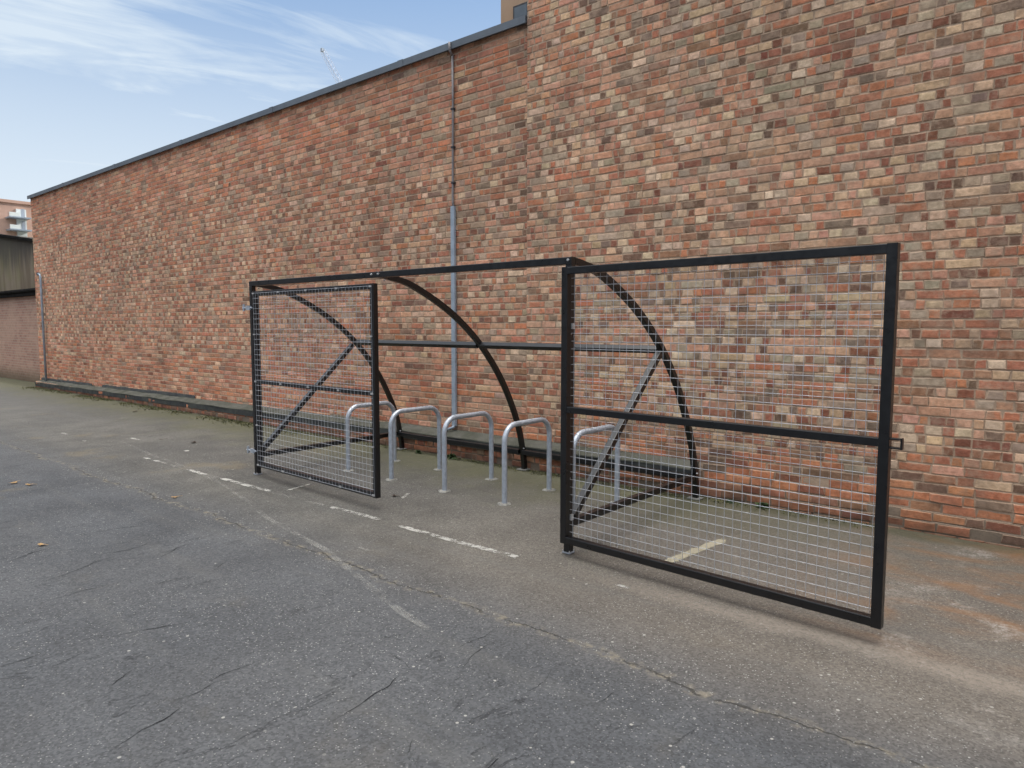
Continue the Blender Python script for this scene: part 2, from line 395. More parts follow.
# open cracks of the old carriageway, running mostly across the yard
def cracks():
    rr = random.Random(31); bm = bmesh.new()
    def crack(x, y, L_, w_, ang):
        n = max(3, int(L_/.03)); p = Vector((x, y, .0025)); rows = []; dr = 0
        for k in range(n+1):
            dr = dr*.8+rr.uniform(-.32, .32); a = ang+dr; d_ = Vector((math.cos(a), math.sin(a), 0)); p = p+d_*L_/n
            s_ = Vector((-d_.y, d_.x, 0)); ww = w_*(.15+math.sin(math.pi*min(1, (k+.15)/n)))*rr.uniform(.2, .8)/2
            rows.append((bm.verts.new(p+s_*ww), bm.verts.new(p-s_*ww)))
            if rr.random() < .03 and L_ > .25: crack(p.x, p.y, L_*.35, w_*.7, ang+rr.choice((-1, 1))*rr.uniform(.5, 1.1))
        for a, b in zip(rows, rows[1:]): bm.faces.new((a[0], b[0], b[1], a[1]))
    for x, y, L_, w_ in ((-3.85, 1.3, .42, .007), (-2.80, .98, .34, .007), (-2.95, 1.25, .25, .006), (-3.69, 1.0, .2, .006), (-3.0, 1.4, .3, .006), (-2.3, 1.55, .6, .006), (-2.2, 2.25, .35, .005), (-5.0, 1.35, .55, .008), (-5.3, 1.75, .5, .008), (-5.6, 1.3, .4, .008), (-4.6, 1.2, .5, .007), (-5.9, 1.9, .5, .008), (-4.9, 2.0, .4, .007), (-9.5, 1.9, .9, .012), (-8.2, 2.9, .5, .01), (-1.55, 1.6, .3, .005), (-1.0, 1.9, .35, .005), (-1.9, 1.05, .3, .005)):
        crack(x, y, L_, w_, math.pi/2+.1+rr.uniform(-.2, .2))
    for k in range(22):
        x = rr.uniform(-7.5, -1.2); y = rr.uniform(.7, 2.6)
        crack(x, y, rr.uniform(.06, .3), rr.uniform(.003, .006), math.pi/2+.12+rr.gauss(0, .2))
    fixn(bm); return tag(mk('road_cracks', bm, simple('crack_shadow', (.018, .018, .019), .95, 0, .3, 20, spec=.1)), kind='structure')
cracks()

# ---------------------------------------------------------------- brickwork as real bricks
PAL = dict(
    red=(.31, .145, .10), orange=(.37, .17, .10), pink=(.38, .235, .175), salmon=(.42, .285, .215), brown=(.22, .135, .095),
    dkred=(.17, .075, .055), buff=(.42, .345, .255), grey=(.29, .27, .225), pale=(.47, .41, .33), dark=(.11, .08, .065), char=(.15, .13, .112))
keys = list(PAL); PV = np.array([PAL[k] for k in keys])
def patch(x, z):
    return (math.sin(1.9*x+1.3*math.sin(2.3*z+.7*x))+math.sin(2.9*z+1.7*math.sin(1.1*x+2))+math.sin(4.3*x-3.1*z+1))/3
def weights(kind, x, z, right):
    #          red  orange pink salmon brown dkred buff grey pale dark char
    if kind == 's': w_ = [.17, .08, .22, .19, .11, .05, .05, .09, .03, .02, .05]
    elif kind == 'h': w_ = [.07, .03, .08, .10, .04, .02, .20, .20, .20, .02, .04]
    else: w_ = [.30, .10, .12, .08, .14, .15, .02, .03, .02, .05, .03]
    w_ = np.array(w_)
    f = patch(x*.6, z*.8)
    w_ = w_*(np.array([1, 1, 1.2, 1.2, .9, .7, 1, .8, 1, .5, .4]) if f > 0 else np.array([1, .8, .8, .8, 1.2, 1.4, 1, 1.3, .9, 1.5, 1.5])) if abs(f) > .15 else w_
    w_ = w_/w_.sum()
    rt = max(0, min(1, (x+7.5)/4.5))
    if rt < 1:
        # left wall: top band and lower third are plainer red stretcher work
        f = max(0, min(1, (z-3.55-.02*(x+21))/.6)); g = max(0, min(1, (1.5-z)/.9)); k = max(f, g*.75)*(1-rt)
        plain = np.array([.30, .14, .24, .12, .08, .04, .03, .02, .01, .01, .01])
        w_ = w_*(1-k)+plain*k
    if right:
        if z < .62: 
            w_ = np.array([.22, .22, .08, .06, .16, .10, .02, .04, .01, .06, .03])
        if .2 < z < .42: w_ = np.array([.2, .5, .02, .02, .08, .08, .0, .01, .0, .05, .04])
        elif z < .2: w_ = np.array([.24, .22, .02, .01, .18, .17, .0, .0, .0, .12, .04])
    return w_/w_.sum()
def brickwork(name, x0, x1, z0, z1, Yf, right, parent, mats, course=.0745, ystep=None, zrow=None):
    V = []; F = []; FM = []; COL = []
    rows = int(round((z1-z0)/course)); J = .009; JX = .005
    def add(xa, xb, za, zb, Y, kind):
        p = weights(kind, (xa+xb)/2, (za+zb)/2, right)
        rt = max(0, min(1, ((xa+xb)/2+7.5)/4.5)); kk = .78+.12*rt
        c = (PV[rng.choice(len(keys), p=p)]*kk+np.array([.33, .205, .15])*(1-kk))*(np.array([1.66, 1.34, 1.17])*(1-rt)+np.array([1.54, 1.34, 1.18])*rt)*(1+rng.normal(0, .09))*(1+rng.normal(0, .03, 3))
        base = len(V); pr = rng.uniform(.002, .0075) + (.004 if rng.random() < .05 else 0)
        rough = 1.5 if (zb < .32 and Y > 5.9) else 1.0
        if rough > 1: pr = rng.uniform(-.002, .016)
        j = lambda s=.003: rng.normal(0, s*rough)
        A = [(xa+j(), za+j(.0016)), (xb+j(), za+j(.0016)), (xb+j(), zb+j(.0016)), (xa+j(), zb+j(.0016))]
        e = rng.uniform(.0025, .006); cx, cz = (xa+xb)/2, (za+zb)/2
        for x, z in A: V.append((x, Y+.006, z))
        for x, z in A: V.append((x, Y-pr+.0045, z))
        for x, z in A: V.append((x+math.copysign(e, cx-x), Y-pr+rng.normal(0, .0008), z+math.copysign(e, cz-z)))
        e2 = e+rng.uniform(.007, .013)
        for x, z in A: V.append((x+math.copysign(e2, cx-x), Y-pr-.0006, z+math.copysign(e2, cz-z)))
        for r_ in (0, 4, 8):
            for k in range(4):
                F.append((base+r_+k, base+r_+(k+1) % 4, base+r_+4+(k+1) % 4, base+r_+4+k)); FM.append(0)
        F.append((base+12, base+13, base+14, base+15)); FM.append(0)
        c = tuple(np.clip(c, .01, .9)); COL.extend([c+(1,)]*8+[c+(.75,)]*4+[c+(0,)]*4)
    for r_ in range(rows):
        za = z0+r_*course; zb = za+course-J; low = right and z0+r_*course < .42 and Yf > 6.1
        zc = za+.5*course; t_ = rng.random()
        Y = Yf - (ystep(zc) if ystep else 0)
        mixed = (1.2 < zc < 4.2) or right
        header = ((r_ % 3 != 1) if right else (r_ % 2 == 0)) if t_ < .85 else (r_ % 2 == 1)
        ph = (.96 if header else (.55 if right else .5))
        if low: ph = .1
        if not mixed: ph = .35 if header and r_ % 4 == 0 else .05
        x = x0 + rng.uniform(-.2, 0); alt = 0
        while x < x1:
            if rng.random() < ph:
                if alt: wd, kd = rng.uniform(.055, .078), 'c'
                else: wd, kd = rng.uniform(.102, .118), 'h'
                alt ^= 1
                if rng.random() < .12: alt ^= 1
            else: wd, kd = (rng.uniform(.212, .228) if rng.random() < .75 else rng.uniform(.15, .19)), 's'
            xa, xb = max(x, x0), min(x+wd, x1)
            if xb-xa > .02: add(xa, xb, za+J/2, zb+J/2, Y, kd)
            x += wd+JX
    # mortar bed behind the bricks, wall body, in the same mesh
    segs = []
    if ystep:
        zs = [z0]; cur = ystep(z0+course/2)
        for r_ in range(1, rows):
            n_ = ystep(z0+(r_+.5)*course)
            if abs(n_-cur) > 1e-6: segs.append((zs[-1], z0+r_*course, cur)); zs.append(z0+r_*course); cur = n_
        segs.append((zs[-1], z1, cur))
    else: segs = [(z0, z1, 0)]
    for a, b_, s in segs:
        base = len(V); ya, yb = Yf-s, Yf+.32
        for x in (x0, x1):
            for y in (ya, yb):
                for z in (a, b_): V.append((x, y, z))
        for f in ((0, 4, 5, 1), (2, 3, 7, 6), (0, 1, 3, 2), (4, 6, 7, 5), (1, 5, 7, 3), (0, 2, 6, 4)):
            F.append(tuple(base+i for i in f)); FM.append(1)
        COL.extend([(.35, .28, .2, 1)]*8)
    me = bpy.data.meshes.new(name); me.from_pydata(V, [], F)
    for m in mats: me.materials.append(m)
    me.polygons.foreach_set('material_index', FM)
    at = me.color_attributes.new('tone', 'FLOAT_COLOR', 'POINT')
    a = np.array(COL, dtype=np.float32); at.data.foreach_set('color', a.ravel())
    me.update(); o = bpy.data.objects.new(name, me); C.objects.link(o)
    if parent: o.parent = parent
    return o
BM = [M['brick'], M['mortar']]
XS = -4.96; YL, YR = 6.222, 6.197
lw = empty('brick_wall', (-13.4, YL, 0))
def under(o, p): o.parent = p; o.matrix_parent_inverse = Matrix.Translation(-p.location); return o
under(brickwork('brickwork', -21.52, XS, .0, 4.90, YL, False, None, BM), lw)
bm = bmesh.new(); box(bm, (-21.57, YL-.055, 4.90), (XS, YL+.40, 4.958)); box(bm, (-21.58, YL-.062, 4.885), (XS, YL-.045, 4.965))
for x in np.arange(-19, XS, 3.0): box(bm, (x-.05, YL-.066, 4.882), (x+.05, YL-.040, 4.969))
under(mk('coping', bm, M['coping']), lw)
# plinth with sloping mortar ledge
def zt(x): return .13+(x+21.6)/16.9*.125
YP = 6.06
bm = bmesh.new(); n = 60; X = np.linspace(-21.38, -2.86, n)
prof = []
for x in X:
    z = zt(x)+.006*math.sin(x*5.1); yp = YP+.006*math.sin(x*3.3)
    prof.append([bm.verts.new(c) for c in ((x, YL+.02, z+.06), (x, YL-.012, z+.06), (x, yp+.01, z+.008), (x, yp-.01, z), (x, yp-.012, z-.012), (x, YL+.02, z-.012))])
for a, b_ in zip(prof, prof[1:]):
    for k in range(6): bm.faces.new((a[k], a[(k+1) % 6], b_[(k+1) % 6], b_[k]))
bm.faces.new(prof[0]); bm.faces.new(prof[-1][::-1]); fixn(bm)
under(mk('ledge', bm, M['ledge']), lw)
bm = bmesh.new()
prof = []
for x in X:
    z = zt(x)-.013; yp = YP-.006+.005*math.sin(x*4.7)
    prof.append([bm.verts.new(c) for c in ((x, YL, z), (x, yp, z), (x, yp-.002, z-.085), (x, YL, z-.085))])
for a, b_ in zip(prof, prof[1:]):
    for k in range(4): bm.faces.new((a[k], a[(k+1) % 4], b_[(k+1) % 4], b_[k]))
bm.faces.new(prof[0]); bm.faces.new(prof[-1][::-1]); fixn(bm)
under(mk('bitumen_band', bm, M['dark']), lw)
bm = bmesh.new()
for a, b_ in ((-21.38, -17.9), (-17.3, -12.9)):
    pr_ = []
    for x in np.linspace(a, b_, 20):
        z = zt(x)+.058; pr_.append([bm.verts.new(c) for c in ((x, YL-.002, z+.055), (x, YL-.016, z+.05), (x, YL-.03, z), (x, YL-.002, z))])
    for p_, q_ in zip(pr_, pr_[1:]):
        for k in range(4): bm.faces.new((p_[k], p_[(k+1) % 4], q_[(k+1) % 4], q_[k]))
    bm.faces.new(pr_[0]); bm.faces.new(pr_[-1][::-1])
fixn(bm); under(mk('damp_strip', bm, M['dark']), lw)
tag(lw, 'long lower brick wall with grey metal coping running to the far left', 'wall')
pl = under(brickwork('plinth', -21.38, -2.86, -.07, .155, YP+.01, True, None, BM), lw)
rw = empty('brick_wall', (.5, YR, 0))
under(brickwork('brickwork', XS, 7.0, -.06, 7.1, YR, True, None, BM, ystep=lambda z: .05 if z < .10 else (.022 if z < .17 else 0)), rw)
bm = bmesh.new(); box(bm, (XS-.02, YR-.05, 7.1), (7.02, YR+.4, 7.18)); under(mk('coping', bm, M['coping']), rw)
tag(rw, 'tall mottled brick wall at right that rises out of the photo behind the open gate', 'wall')

# ---------------------------------------------------------------- pipes on the wall
def placed(root, *objs):
    for o in objs: under(o, root)
xc = -6.105
cr = empty('wall_conduit', (xc, YL, .4))
bm = bmesh.new(); sweep(bm, [(xc, YL-.032, .36), (xc, YL-.032, 3.05)], .062, .038, Vector((1, 0, 0)), .006); fixn(bm); cover = mk('cover', bm, M['conduit'])
bm = bmesh.new(); tube(bm, [(xc, YL-.026, 3.05), (xc-.01, YL-.026, 3.1), (xc-.005, YL-.026, 3.6), (xc+.004, YL-.026, 4.3), (xc, YL-.026, 4.84)], .014, 10)
tube(bm, [(xc, YL-.03, 4.82), (xc, YL-.075, 4.87), (xc, YL-.078, 4.96)], .014, 10); fixn(bm); cab = mk('cable', bm, M['cable'], smooth=True)
placed(cr, cover, cab)
for z in (3.33, 3.75, 4.2):
    bm = bmesh.new(); box(bm, (xc-.024, YL-.043, z-.011), (xc+.024, YL-.006, z+.011)); placed(cr, mk('clip', bm, M['roofdark']))
bm = bmesh.new(); tube(bm, [(xc+.005, YL-.03, .37), (xc-.005, YL-.045, .345), (xc-.09, YL-.09, .305)], .017, 10); fixn(bm); placed(cr, mk('tail', bm, M['conduit'], smooth=True))
tag(cr, 'grey cable conduit fixed up the brick wall behind the bike hoops', 'conduit')
xp = -20.85
vp = empty('vent_pipe', (xp, YL, 0))
bm = bmesh.new(); tube(bm, [(xp, YL-.07, .12), (xp, YL-.07, 2.80), (xp-.01, YL-.07, 2.86), (xp-.05, YL-.07, 2.91), (xp-.12, YL-.08, 2.93)], .027, 14); fixn(bm)
placed(vp, mk('pipe', bm, M['conduit'], smooth=True))
bm = bmesh.new(); tube(bm, [(xp-.121, YL-.08, 2.93), (xp-.15, YL-.08, 2.93)], .04, 14); fixn(bm); placed(vp, mk('cowl', bm, M['roofdark']))
tag(vp, 'slim grey vent pipe at the far left end of the long brick wall', 'pipe')

# ---------------------------------------------------------------- low wall and stained gable beyond the far end
bm = bmesh.new(); box(bm, (-52, 6.55, -.1), (-21.53, 6.85, 2.44))
lo = mk('boundary_wall', bm, M['lowwall']); tag(lo, 'lower washed pink brick wall beyond the far left end', 'wall')
bm = bmesh.new(); box(bm, (-52, 6.44, 2.44), (-21.54, 6.86, 2.52)); 
tube(bm, [(-52, 6.46, 2.60), (-21.6, 6.46, 2.58)], .06, 10); fixn(bm)
g = mk('gutter', bm, M['matt']); g.parent = lo
bm = bmesh.new()
pts = [(-22.0, 2.3), (-22.0, 3.78), (-31.5, 4.98), (-44, 3.4), (-44, 2.3)]
fr = [bm.verts.new((x, 7.2, z)) for x, z in pts]; bk = [bm.verts.new((x, 16, z)) for x, z in pts]
bm.faces.new(fr); bm.faces.new(bk[::-1])
for i in range(5): bm.faces.new((fr[i], fr[(i+1) % 5], bk[(i+1) % 5], bk[i]))
fixn(bm); sh = mk('outbuilding', bm, M['stained']); tag(sh, 'algae stained rendered outbuilding gable above the washed pink wall', 'building')
bm = bmesh.new()
for (a, b_) in ((pts[1], pts[2]), (pts[2], pts[3])):
    sweep(bm, [(a[0], 7.17, a[1]+.04), (b_[0], 7.17, b_[1]+.04)], .16, .09, Vector((0, 1, 0)), .01)
fixn(bm); c_ = mk('verge', bm, M['matt']); c_.parent = sh

# ---------------------------------------------------------------- far flats at the left
AX = -90
ap = empty('apartment_building', (AX, 15, 0))
bm = bmesh.new(); box(bm, (AX-14, -25, 0), (AX, 34, 14.7)); placed(ap, mk('wall', bm, M['hazed_brick']))
bm = bmesh.new(); box(bm, (AX-14.2, -25.2, 14.7), (AX+.2, 34.2, 15.0)); placed(ap, mk('roof_edge', bm, M['hazed_brick']))
bm = bmesh.new(); box(bm, (AX+.01, -25, 9.6), (AX+.25, 34, 10.35)); placed(ap, mk('pale_band', bm, M['white']))
for y0 in (-12, 6, 23.7):
    bm = bmesh.new(); box(bm, (AX+.02, y0+.85, 0), (AX+.3, y0+1.75, 14.1)); placed(ap, mk('stair_panel', bm, M['white']))
    for k, z in enumerate((3.0, 5.2, 7.5, 9.7, 11.85, 13.15)):
        if k in (4, 5) or True:
            bm = bmesh.new(); box(bm, (AX+.02, y0-.1, z-.13), (AX+1.5, y0+1.85, z)); b1 = mk('balcony', bm, M['conduit']); placed(ap, b1)
            bm = bmesh.new(); box(bm, (AX+1.4, y0-.1, z+.0), (AX+1.46, y0+.85, z+.42)); b2 = mk('balustrade', bm, M['white']); b2.parent = b1; b2.matrix_parent_inverse = Matrix.Identity(4)
            bm = bmesh.new(); box(bm, (AX+.31, y0+1.3, z+.1), (AX+.33, y0+1.6, z+1.0)); b3 = mk('window', bm, M['galv']); placed(ap, b3)
tag(ap, 'distant pink brick flats with white balconies above the stained gable', 'building')

# ---------------------------------------------------------------- tan block behind the wall
tb = empty('tower_block', (-15, 35, 0))
bm = bmesh.new(); box(bm, (-25.86, 30, 0), (-6, 44, 24)); placed(tb, mk('wall', bm, M['tan_brick']))
for zc in range(3, 23, 3):
    for k in range(5):
        x0 = -24.95+3.9*k; z0 = zc+.35
        bm = bmesh.new(); box(bm, (x0, 29.94, z0-1.1), (x0+1.05, 29.995, z0+.25))
        f = mk('window', bm, M['roofdark']); placed(tb, f)
        bm = bmesh.new(); box(bm, (x0+.1, 29.925, z0-1.0), (x0+.95, 29.938, z0+.15)); p_ = mk('pane', bm, M['glass']); p_.parent = f; p_.matrix_parent_inverse = f.matrix_parent_inverse.copy(); p_.matrix_parent_inverse = Matrix.Identity(4)
tag(tb, 'tan brick tower block just showing above the coping at the top of the photo', 'building')

# ---------------------------------------------------------------- far crane
ck = empty('tower_crane', (-145, 120, 0))
def lattice(bm, a, b_, w_, nseg, r):
    a, b_ = Vector(a), Vector(b_); d = (b_-a).normalized(); s = d.cross(Vector((0, 1, 0))).normalized(); u = d.cross(s)
    cs = [s*w_/2+u*w_/2, -s*w_/2+u*w_/2, -s*w_/2-u*w_/2, s*w_/2-u*w_/2]
    for c in cs: tube(bm, [a+c, b_+c*.6], r, 5)
    for k in range(nseg):
        f0, f1 = k/nseg, (k+1)/nseg
        for i in range(4):
            g0, g1 = 1-.4*f0, 1-.4*f1
            tube(bm, [a.lerp(b_, f0)+cs[i]*g0, a.lerp(b_, f1)+cs[(i+1) % 4]*g1], r*.6, 4)
bm = bmesh.new(); lattice(bm, (-148, 120, 0), (-148, 120, 50), 1.8, 24, .08); placed(ck, mk('mast', bm, M['crane']))
bm = bmesh.new(); lattice(bm, (-148, 120, 50), (-168.3, 120, 77.2), 1.7, 20, .05); placed(ck, mk('jib', bm, M['crane']))
bm = bmesh.new(); box(bm, (-168.7, 119.6, 76.9), (-168.0, 120.4, 77.8)); placed(ck, mk('jib_head', bm, M['conduit']))
bm = bmesh.new(); box(bm, (-149.6, 118.6, 48.6), (-146.2, 121.4, 51)); box(bm, (-146.2, 118.9, 49), (-140, 121.1, 50.6)); placed(ck, mk('cab', bm, M['crane']))
tag(ck, 'pale tower crane jib showing faintly over the long brick wall', 'crane')

# ---------------------------------------------------------------- cycle shelter
XA, XB, XC = -6.90, -4.85, -2.80; YF = 3.975; ZT = 2.045; T = .05
ARC = [(YF+.028, ZT-.002), (4.12, 2.028), (4.36, 1.972), (4.74, 1.795), (5.04, 1.60), (5.30, 1.375), (5.55, 1.08), (5.74, .77), (5.88, .45), (5.955, .12), (5.965, .012)]
ARC = [(YF+(y-YF)*1.027, z) for y, z in ARC]
def smooth(P, n=5):
    P = [np.array(p, float) for p in P]; out = []
    for i in range(len(P)-1):
        p0, p1, p2, p3 = P[max(i-1, 0)], P[i], P[i+1], P[min(i+2, len(P)-1)]
        for k in range(n):
            s = k/n; out.append(.5*((2*p1)+(-p0+p2)*s+(2*p0-5*p1+4*p2-p3)*s*s+(-p0+3*p1-3*p2+p3)*s**3))
    out.append(P[-1]); return out
sh = empty('cycle_shelter', ((XA+XC)/2, 5, 0))
tag(sh, 'black steel open cycle shelter with curved arches and two mesh gates', 'bike shelter')
EX = Vector((1, 0, 0)); EY = Vector((0, 1, 0))
def part(name, bm, m, parent=sh, smooth_=False):
    fixn(bm); o = mk(name, bm, m, smooth=smooth_)
    if parent is sh: placed(sh, o)
    else: o.parent = parent; o.matrix_parent_inverse = Matrix.Identity(4)
    return o
for x in (XA, XC):
    bm = bmesh.new(); sweep(bm, [(x, YF, .012), (x, YF, ZT-.026)], T, T, EX); pp = part('post', bm, M['black'])
    bm = bmesh.new(); sweep(bm, [(x, YF, .005), (x, YF, .0125)], .068, .068, EX, .006); f = mk('foot_plate', bm, M['galv']); f.parent = pp
    for dx in (-.028, .028):
        for dy in (-.028, .028):
            bm = bmesh.new(); bolt(bm, (x+dx, YF+dy, .0125), (0, 0, 1), .006); fixn(bm); b_ = mk('bolt', bm, M['bolt']); b_.parent = pp
bm = bmesh.new(); sweep(bm, [(XA-.025, YF, ZT), (XC+.025, YF, ZT)], T, T, EY); fb = part('front_beam', bm, M['black'])
for x in (XB-.045, XB+.045, XC-.0+.0):
    bm = bmesh.new(); bolt(bm, (x, YF-.0255, ZT+.004), (0, -1, 0), .010); part('bolt', bm, M['bolt'], fb)
for x in (XA, XB, XC):
    bm = bmesh.new(); sweep(bm, [(x, y, z) for y, z in smooth(ARC)], T, T, EX); aa = part('arch', bm, M['black'], smooth_=False)
    bm = bmesh.new(); sweep(bm, [(x, 6.005, .005), (x, 6.005, .0125)], .12, .11, EX, .006); f = mk('foot_plate', bm, M['pale']); f.parent = aa
    for (y, z) in ((4.03, 2.0), (5.97, .25)):
        bm = bmesh.new(); bolt(bm, (x+.026, y, z), (1, 0, 0), .009); fixn(bm); b_ = mk('bolt', bm, M['bolt']); b_.parent = aa
for o in [o for o in bpy.data.objects if o.parent and o.parent.name.startswith(('post', 'arch')) and o.name.startswith(('foot', 'bolt'))]:
    o.matrix_parent_inverse = Matrix.Identity(4)
for a, b_ in ((XA, XB), (XB, XC)):
    bm = bmesh.new(); sweep(bm, [(a+.026, 5.288, 1.405), (b_-.026, 5.288, 1.405)], T, T, Vector((0, 1, 1)).normalized()); part('cross_rail', bm, M['black'])
    bm = bmesh.new(); sweep(bm, [(a+.026, 5.965, .21), (b_-.026, 5.965, .21)], T, T, EY); part('back_rail', bm, M['black'])
for x in (XA, XC):
    bm = bmesh.new(); sweep(bm, [(x, YF+.026, .215), (x, 5.935, .215)], T, T, EX); part('side_rail', bm, M['black'])
    bm = bmesh.new(); sweep(bm, [(x, 4.025, .258), (x, 5.26, 1.375)], T, T, EX); part('brace', bm, M['black'])

def gate(hx, hy, z0, z1, L, ang, outward):
    """leaf built in local x (along) / y, hinge edge at origin; outward = side of the frame the mesh is fixed to"""
    g_ = .05; bm = bmesh.new()
    sweep(bm, [(g_/2, 0, z0), (g_/2, 0, z1)], g_, g_, EX)
    sweep(bm, [(L-g_/2, 0, z0), (L-g_/2, 0, z1)], g_, g_, EX)
    sweep(bm, [(g_-.001, 0, z1-g_/2), (L-g_+.001, 0, z1-g_/2)], g_-.002, g_-.002, EY)
    sweep(bm, [(g_-.001, 0, z0+g_/2), (L-g_+.001, 0, z0+g_/2)], g_-.002, g_-.002, EY)
    fixn(bm); me_o = mk('gate', bm, M['black']); me_o.location = (hx, hy, 0); me_o.rotation_euler = (0, 0, R(ang))
    kids = []
    bm = bmesh.new(); zm = (z0+z1)/2-.015; sweep(bm, [(g_-.001, 0, zm), (L-g_+.001, 0, zm)], g_-.006, g_-.006, EY); fixn(bm); kids.append(mk('middle_rail', bm, M['black']))
    bm = bmesh.new(); ym = outward*(g_/2+.004); P = .0533; r = .0013
    nx = int((L-.03)/P); nz = int((z1-z0-.03)/P); x0 = (L-nx*P)/2; zz0 = (z0+z1-nz*P)/2
    for i in range(nx+1): tube(bm, [(x0+i*P, ym, zz0), (x0+i*P, ym, zz0+nz*P)], r, 5, False)
    for i in range(nz+1): tube(bm, [(x0, ym+outward*.003, zz0+i*P), (x0+nx*P, ym+outward*.003, zz0+i*P)], r*1.25, 5, False)
    fixn(bm); kids.append(mk('wire_mesh', bm, M['wire'], smooth=True))
    for z in (z0+.025, zm, z1-.025):
        for k in range(5):
            x = .03+(L-.06)*k/4
            bm = bmesh.new(); box(bm, (x-.016, min(ym, ym+outward*.008), z-.008), (x+.016, max(ym, ym+outward*.008), z+.008))
            if outward < 0 or k in (0, 4): kids.append(mk('mesh_clip', bm, M['bolt']))
            else: bm.free()
    for z in (z0+.45, z1-.45):
        for x in (.028, L-.028):
            bm = bmesh.new(); box(bm, (x-.014, min(ym, ym+outward*.008), z-.007), (x+.014, max(ym, ym+outward*.008), z+.007)); kids.append(mk('mesh_clip', bm, M['bolt']))
    for k in kids: k.parent = me_o
    me_o.parent = sh; me_o.matrix_parent_inverse = Matrix.Translation(-sh.location)
    return me_o, zm
def childof(g_, o): o.parent = g_; return o
# closed leaf at the left, swung a touch forward; open leaf at the right folded back beyond the post
gl, zm = gate(XA+.088, YF-.03, .105, 1.962, 2.07, -2.2, -1)
tag(gl, 'closed left gate leaf with wire mesh on its face')
for z in (.27, 1.79):
    bm = bmesh.new(); tube(bm, [(.0, -.032, z), (-.19, -.036, z)], .009, 8); tube(bm, [(-.165, -.036, z-.034), (-.165, -.036, z+.04)], .013, 8); box(bm, (-.105, -.046, z-.022), (-.03, -.030, z+.022))
    fixn(bm); childof(gl, mk('hinge', bm, M['galv']))
gr, zm = gate(XC-.015, YF-.058, .092, 1.997, 2.062, -3.3, +1)
tag(gr, 'open right gate leaf folded back past the post')
bm = bmesh.new(); L = 2.062
for a, b_ in (((L-.002, 0, zm+.022), (L+.055, 0, zm+.022)), ((L-.002, 0, zm-.022), (L+.055, 0, zm-.022)), ((L+.051, 0, zm-.028), (L+.051, 0, zm+.028))):
    sweep(bm, [a, b_], .03, .009, EY, .002)
fixn(bm); childof(gr, mk('latch_loop', bm, M['black']))
for z in (.27, 1.6):
    bm = bmesh.new(); tube(bm, [(.025, .02, z), (.025, .075, z)], .008, 8); box(bm, (.045, .026, z-.02), (.062, .05, z+.02)); fixn(bm); childof(gr, mk('hinge', bm, M['bolt']))

# ---------------------------------------------------------------- hoops
def hoop():
    r_ = .15; L_ = .685; H = .71; P = [(0, 0, 0), (0, 0, H-r_)]
    for k in range(1, 9): a = math.pi/2*k/8; P.append((0, r_-r_*math.cos(a), H-r_+r_*math.sin(a)))
    for k in range(0, 9): a = math.pi/2*k/8; P.append((0, L_-r_+r_*math.sin(a), H-r_+r_*math.cos(a)))
    P.append((0, L_, 0)); bm = bmesh.new(); tube(bm, P, .0245, 20, False); fixn(bm)
    root = empty('bike_stand'); h_ = mk('hoop', bm, M['galv'], smooth=True); h_.parent = root
    for y in (0, L_):
        bm = bmesh.new(); rr = random.Random(int(y*100)+3); n_ = 22; top = []; bot = []
        for k in range(n_):
            a = 2*math.pi*k/n_; q_ = .047*(1+rr.uniform(-.22, .3)); top.append(bm.verts.new((q_*math.cos(a), y+q_*math.sin(a), .012))); bot.append(bm.verts.new((q_*1.25*math.cos(a), y+q_*1.25*math.sin(a), .001)))
        bm.faces.new(top)
        for k in range(n_): bm.faces.new((bot[k], bot[(k+1) % n_], top[(k+1) % n_], top[k]))
        fixn(bm); c_ = mk('footing', bm, M['pale']); c_.parent = root
    return root
def copy_tree(o):
    r_ = o.copy(); C.objects.link(r_)
    for c in o.children:
        d_ = c.copy(); C.objects.link(d_); d_.parent = r_
        for e in c.children: k = e.copy(); C.objects.link(k); k.parent = d_
    return r_
h0 = hoop()
names = ['galvanised bike hoop furthest left, seen behind the closed gate mesh', 'second galvanised bike hoop from the left, just right of the closed gate',
         'galvanised bike hoop in the middle of the row of five', 'galvanised bike hoop beside the right post, fully clear of both gates', 'galvanised bike hoop seen through the open right gate mesh']
for i, x in enumerate((-6.31, -5.585, -4.80, -4.035, -3.29)):
    o = h0 if i == 0 else copy_tree(h0)
    o.location = (x, 4.725, 0); o.rotation_euler.z = R([2, -1, 0, 1, -1][i])
    tag(o, names[i], 'bike stand', 'galvanised bike hoops inside the shelter')

# ---------------------------------------------------------------- loose bits on the ground
def leaf(x, y, s, rz, m, label, seed):
    rr = random.Random(seed); bm = bmesh.new(); n_ = 16; ring = []
    for k in range(n_):
        a = 2*math.pi*k/n_; q_ = s*(.75+.25*math.cos(5*a+.4))*(1+rr.uniform(-.12, .12))
        ring.append(bm.verts.new((q_*math.cos(a)*1.25, q_*math.sin(a)*.8, .006+.10*s*math.cos(2*a)+.1*s)))
    cvt = bm.verts.new((0, 0, .007))
    for k in range(n_): bm.faces.new((cvt, ring[k], ring[(k+1) % n_]))
    tube(bm, [(s*1.1, 0, .012), (s*1.9, .2*s, .009)], .0016, 5)
    bmesh.ops.solidify(bm, geom=bm.faces[:], thickness=.0012)
    o = mk('fallen_leaf', bm, m); o.location = (x, y, .004); o.rotation_euler.z = rz
    tag(o, label, 'leaf', 'fallen leaves on the asphalt'); return o
leaf(-5.84, 1.64, .032, .3, M['leaf'], 'single tan leaf lying nearest on the open road at left', 1)
leaf(-6.54, 2.92, .034, 1.1, M['leaf'], 'tan leaf on the road joint left of the shelter', 2)
leaf(-8.40, 2.14, .045, 2.0, M['leaf'], 'larger tan leaf at the left edge of the photo', 3)
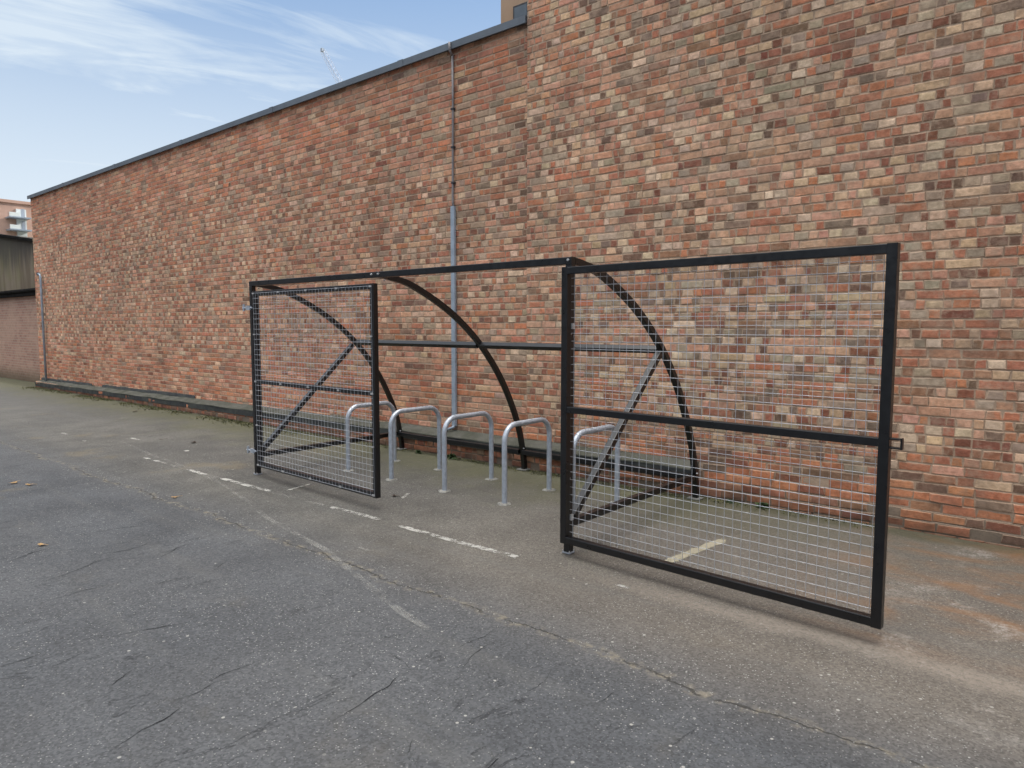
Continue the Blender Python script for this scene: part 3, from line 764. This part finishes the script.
leaf(-8.18, 2.22, .04, .6, M['leaf'], 'tan leaf touching right of the larger one at the left edge', 4)
leaf(-10.05, 4.34, .04, .9, M['leafdark'], 'dark wet leaf left of the shelter, further from its post', 5)
leaf(-9.45, 4.5, .05, 2.4, M['leafdark'], 'dark wet leaf left of the shelter, nearer its post', 6)
leaf(-13.7, 5.45, .06, 2.4, M['leafdark'], 'dark wet leaf near the wall furthest up the yard', 7)
leaf(-5.0, 4.27, .035, 0, M['leafdark'], 'dark leaf just right of the closed gate corner', 8)

# weeds and moss along the foot of the wall
def weed(x, y, s, n_, label, seed):
    rr = random.Random(seed); bm = bmesh.new()
    for k in range(n_):
        a = rr.uniform(0, 2*math.pi); el = rr.uniform(.3, 1.3); L_ = s*rr.uniform(.5, 1.1); w_ = L_*.16
        d_ = Vector((math.cos(a)*math.cos(el), math.sin(a)*math.cos(el)*.6-.15, math.sin(el))); sd_ = Vector((-math.sin(a), math.cos(a), .3*rr.uniform(-1, 1))).normalized()
        b0 = Vector((rr.uniform(-.3, .3)*s, rr.uniform(-.15, .1)*s, 0)); m1 = b0+d_*L_*.55; tip = b0+d_*L_+Vector((0, 0, -.3*L_))
        v_ = [bm.verts.new(c) for c in (b0-sd_*w_*.3, b0+sd_*w_*.3, m1+sd_*w_, tip, m1-sd_*w_)]
        bm.faces.new((v_[0], v_[1], v_[2], v_[4])); bm.faces.new((v_[4], v_[2], v_[3]))
    o = mk('weed', bm, M['weed']); o.location = (x, y, 0); tag(o, label, 'weed', 'weeds at the foot of the wall'); return o
weed(-5.93, 5.97, .10, 90, 'small green weed at the wall foot behind the middle hoops', 1)
weed(-6.5, 5.95, .07, 60, 'low dark weed at the wall foot left of the middle hoops', 2)
weed(-2.2, 6.10, .085, 80, 'green weed at the wall foot right of the last arch', 3)
weed(-2.5, 6.08, .06, 50, 'tiny weed close beside the foot of the last arch', 4)
bm = bmesh.new(); rr = random.Random(5)
for k in range(9000):
    x = -3.0-18.5*rr.random()**1.2 if rr.random() < .93 else -1.3-1.7*rr.random(); dd = abs(rr.gauss(0, .09 if x > -9 else .16))
    if math.sin(x*2.1)+math.sin(x*5.3+1)+rr.random()*1.6 < .2: continue
    y = (6.045 if x < -2.9 else 6.13)-dd*.8; s = rr.uniform(.006, .022)*(1.5 if x < -9 else 1); a = rr.uniform(0, 6.28)
    c_ = Vector((x, y, 0)); d_ = Vector((math.cos(a), math.sin(a), 0))*s; u_ = Vector((rr.uniform(-.5, .5)*s, rr.uniform(-.5, .5)*s, s*rr.uniform(.3, 1.0)))
    bm.faces.new([bm.verts.new(c) for c in (c_-d_*.5, c_+d_*.5, c_+u_)])
tag(mk('moss', bm, simple('moss_green', (.15, .14, .06), .9, 0, .4, 5, 0, (.07, .075, .03))), 'moss and grass tufts along the foot of the wall', 'moss', kind='stuff')
# loose grit on the asphalt
bm = bmesh.new(); rr = random.Random(9)
for k in range(1500):
    x, y = rr.uniform(-9, 1.5), rr.uniform(.5, 5.6)
    if rr.random() < .35: y = 2.83+rr.gauss(0, .1)
    s = rr.uniform(.0015, .0042)*(1.7 if rr.random() < .04 else 1)
    m_ = Matrix.Translation((x, y, s*.3)) @ Matrix.Rotation(rr.uniform(0, 6), 4, 'Z') @ Matrix.Diagonal((s*1.3, s, s*.7, 1))
    bmesh.ops.create_icosphere(bm, subdivisions=1, radius=1, matrix=m_)
tag(mk('grit', bm, M['stone']), 'loose pale grit scattered over the asphalt', 'grit', kind='stuff')
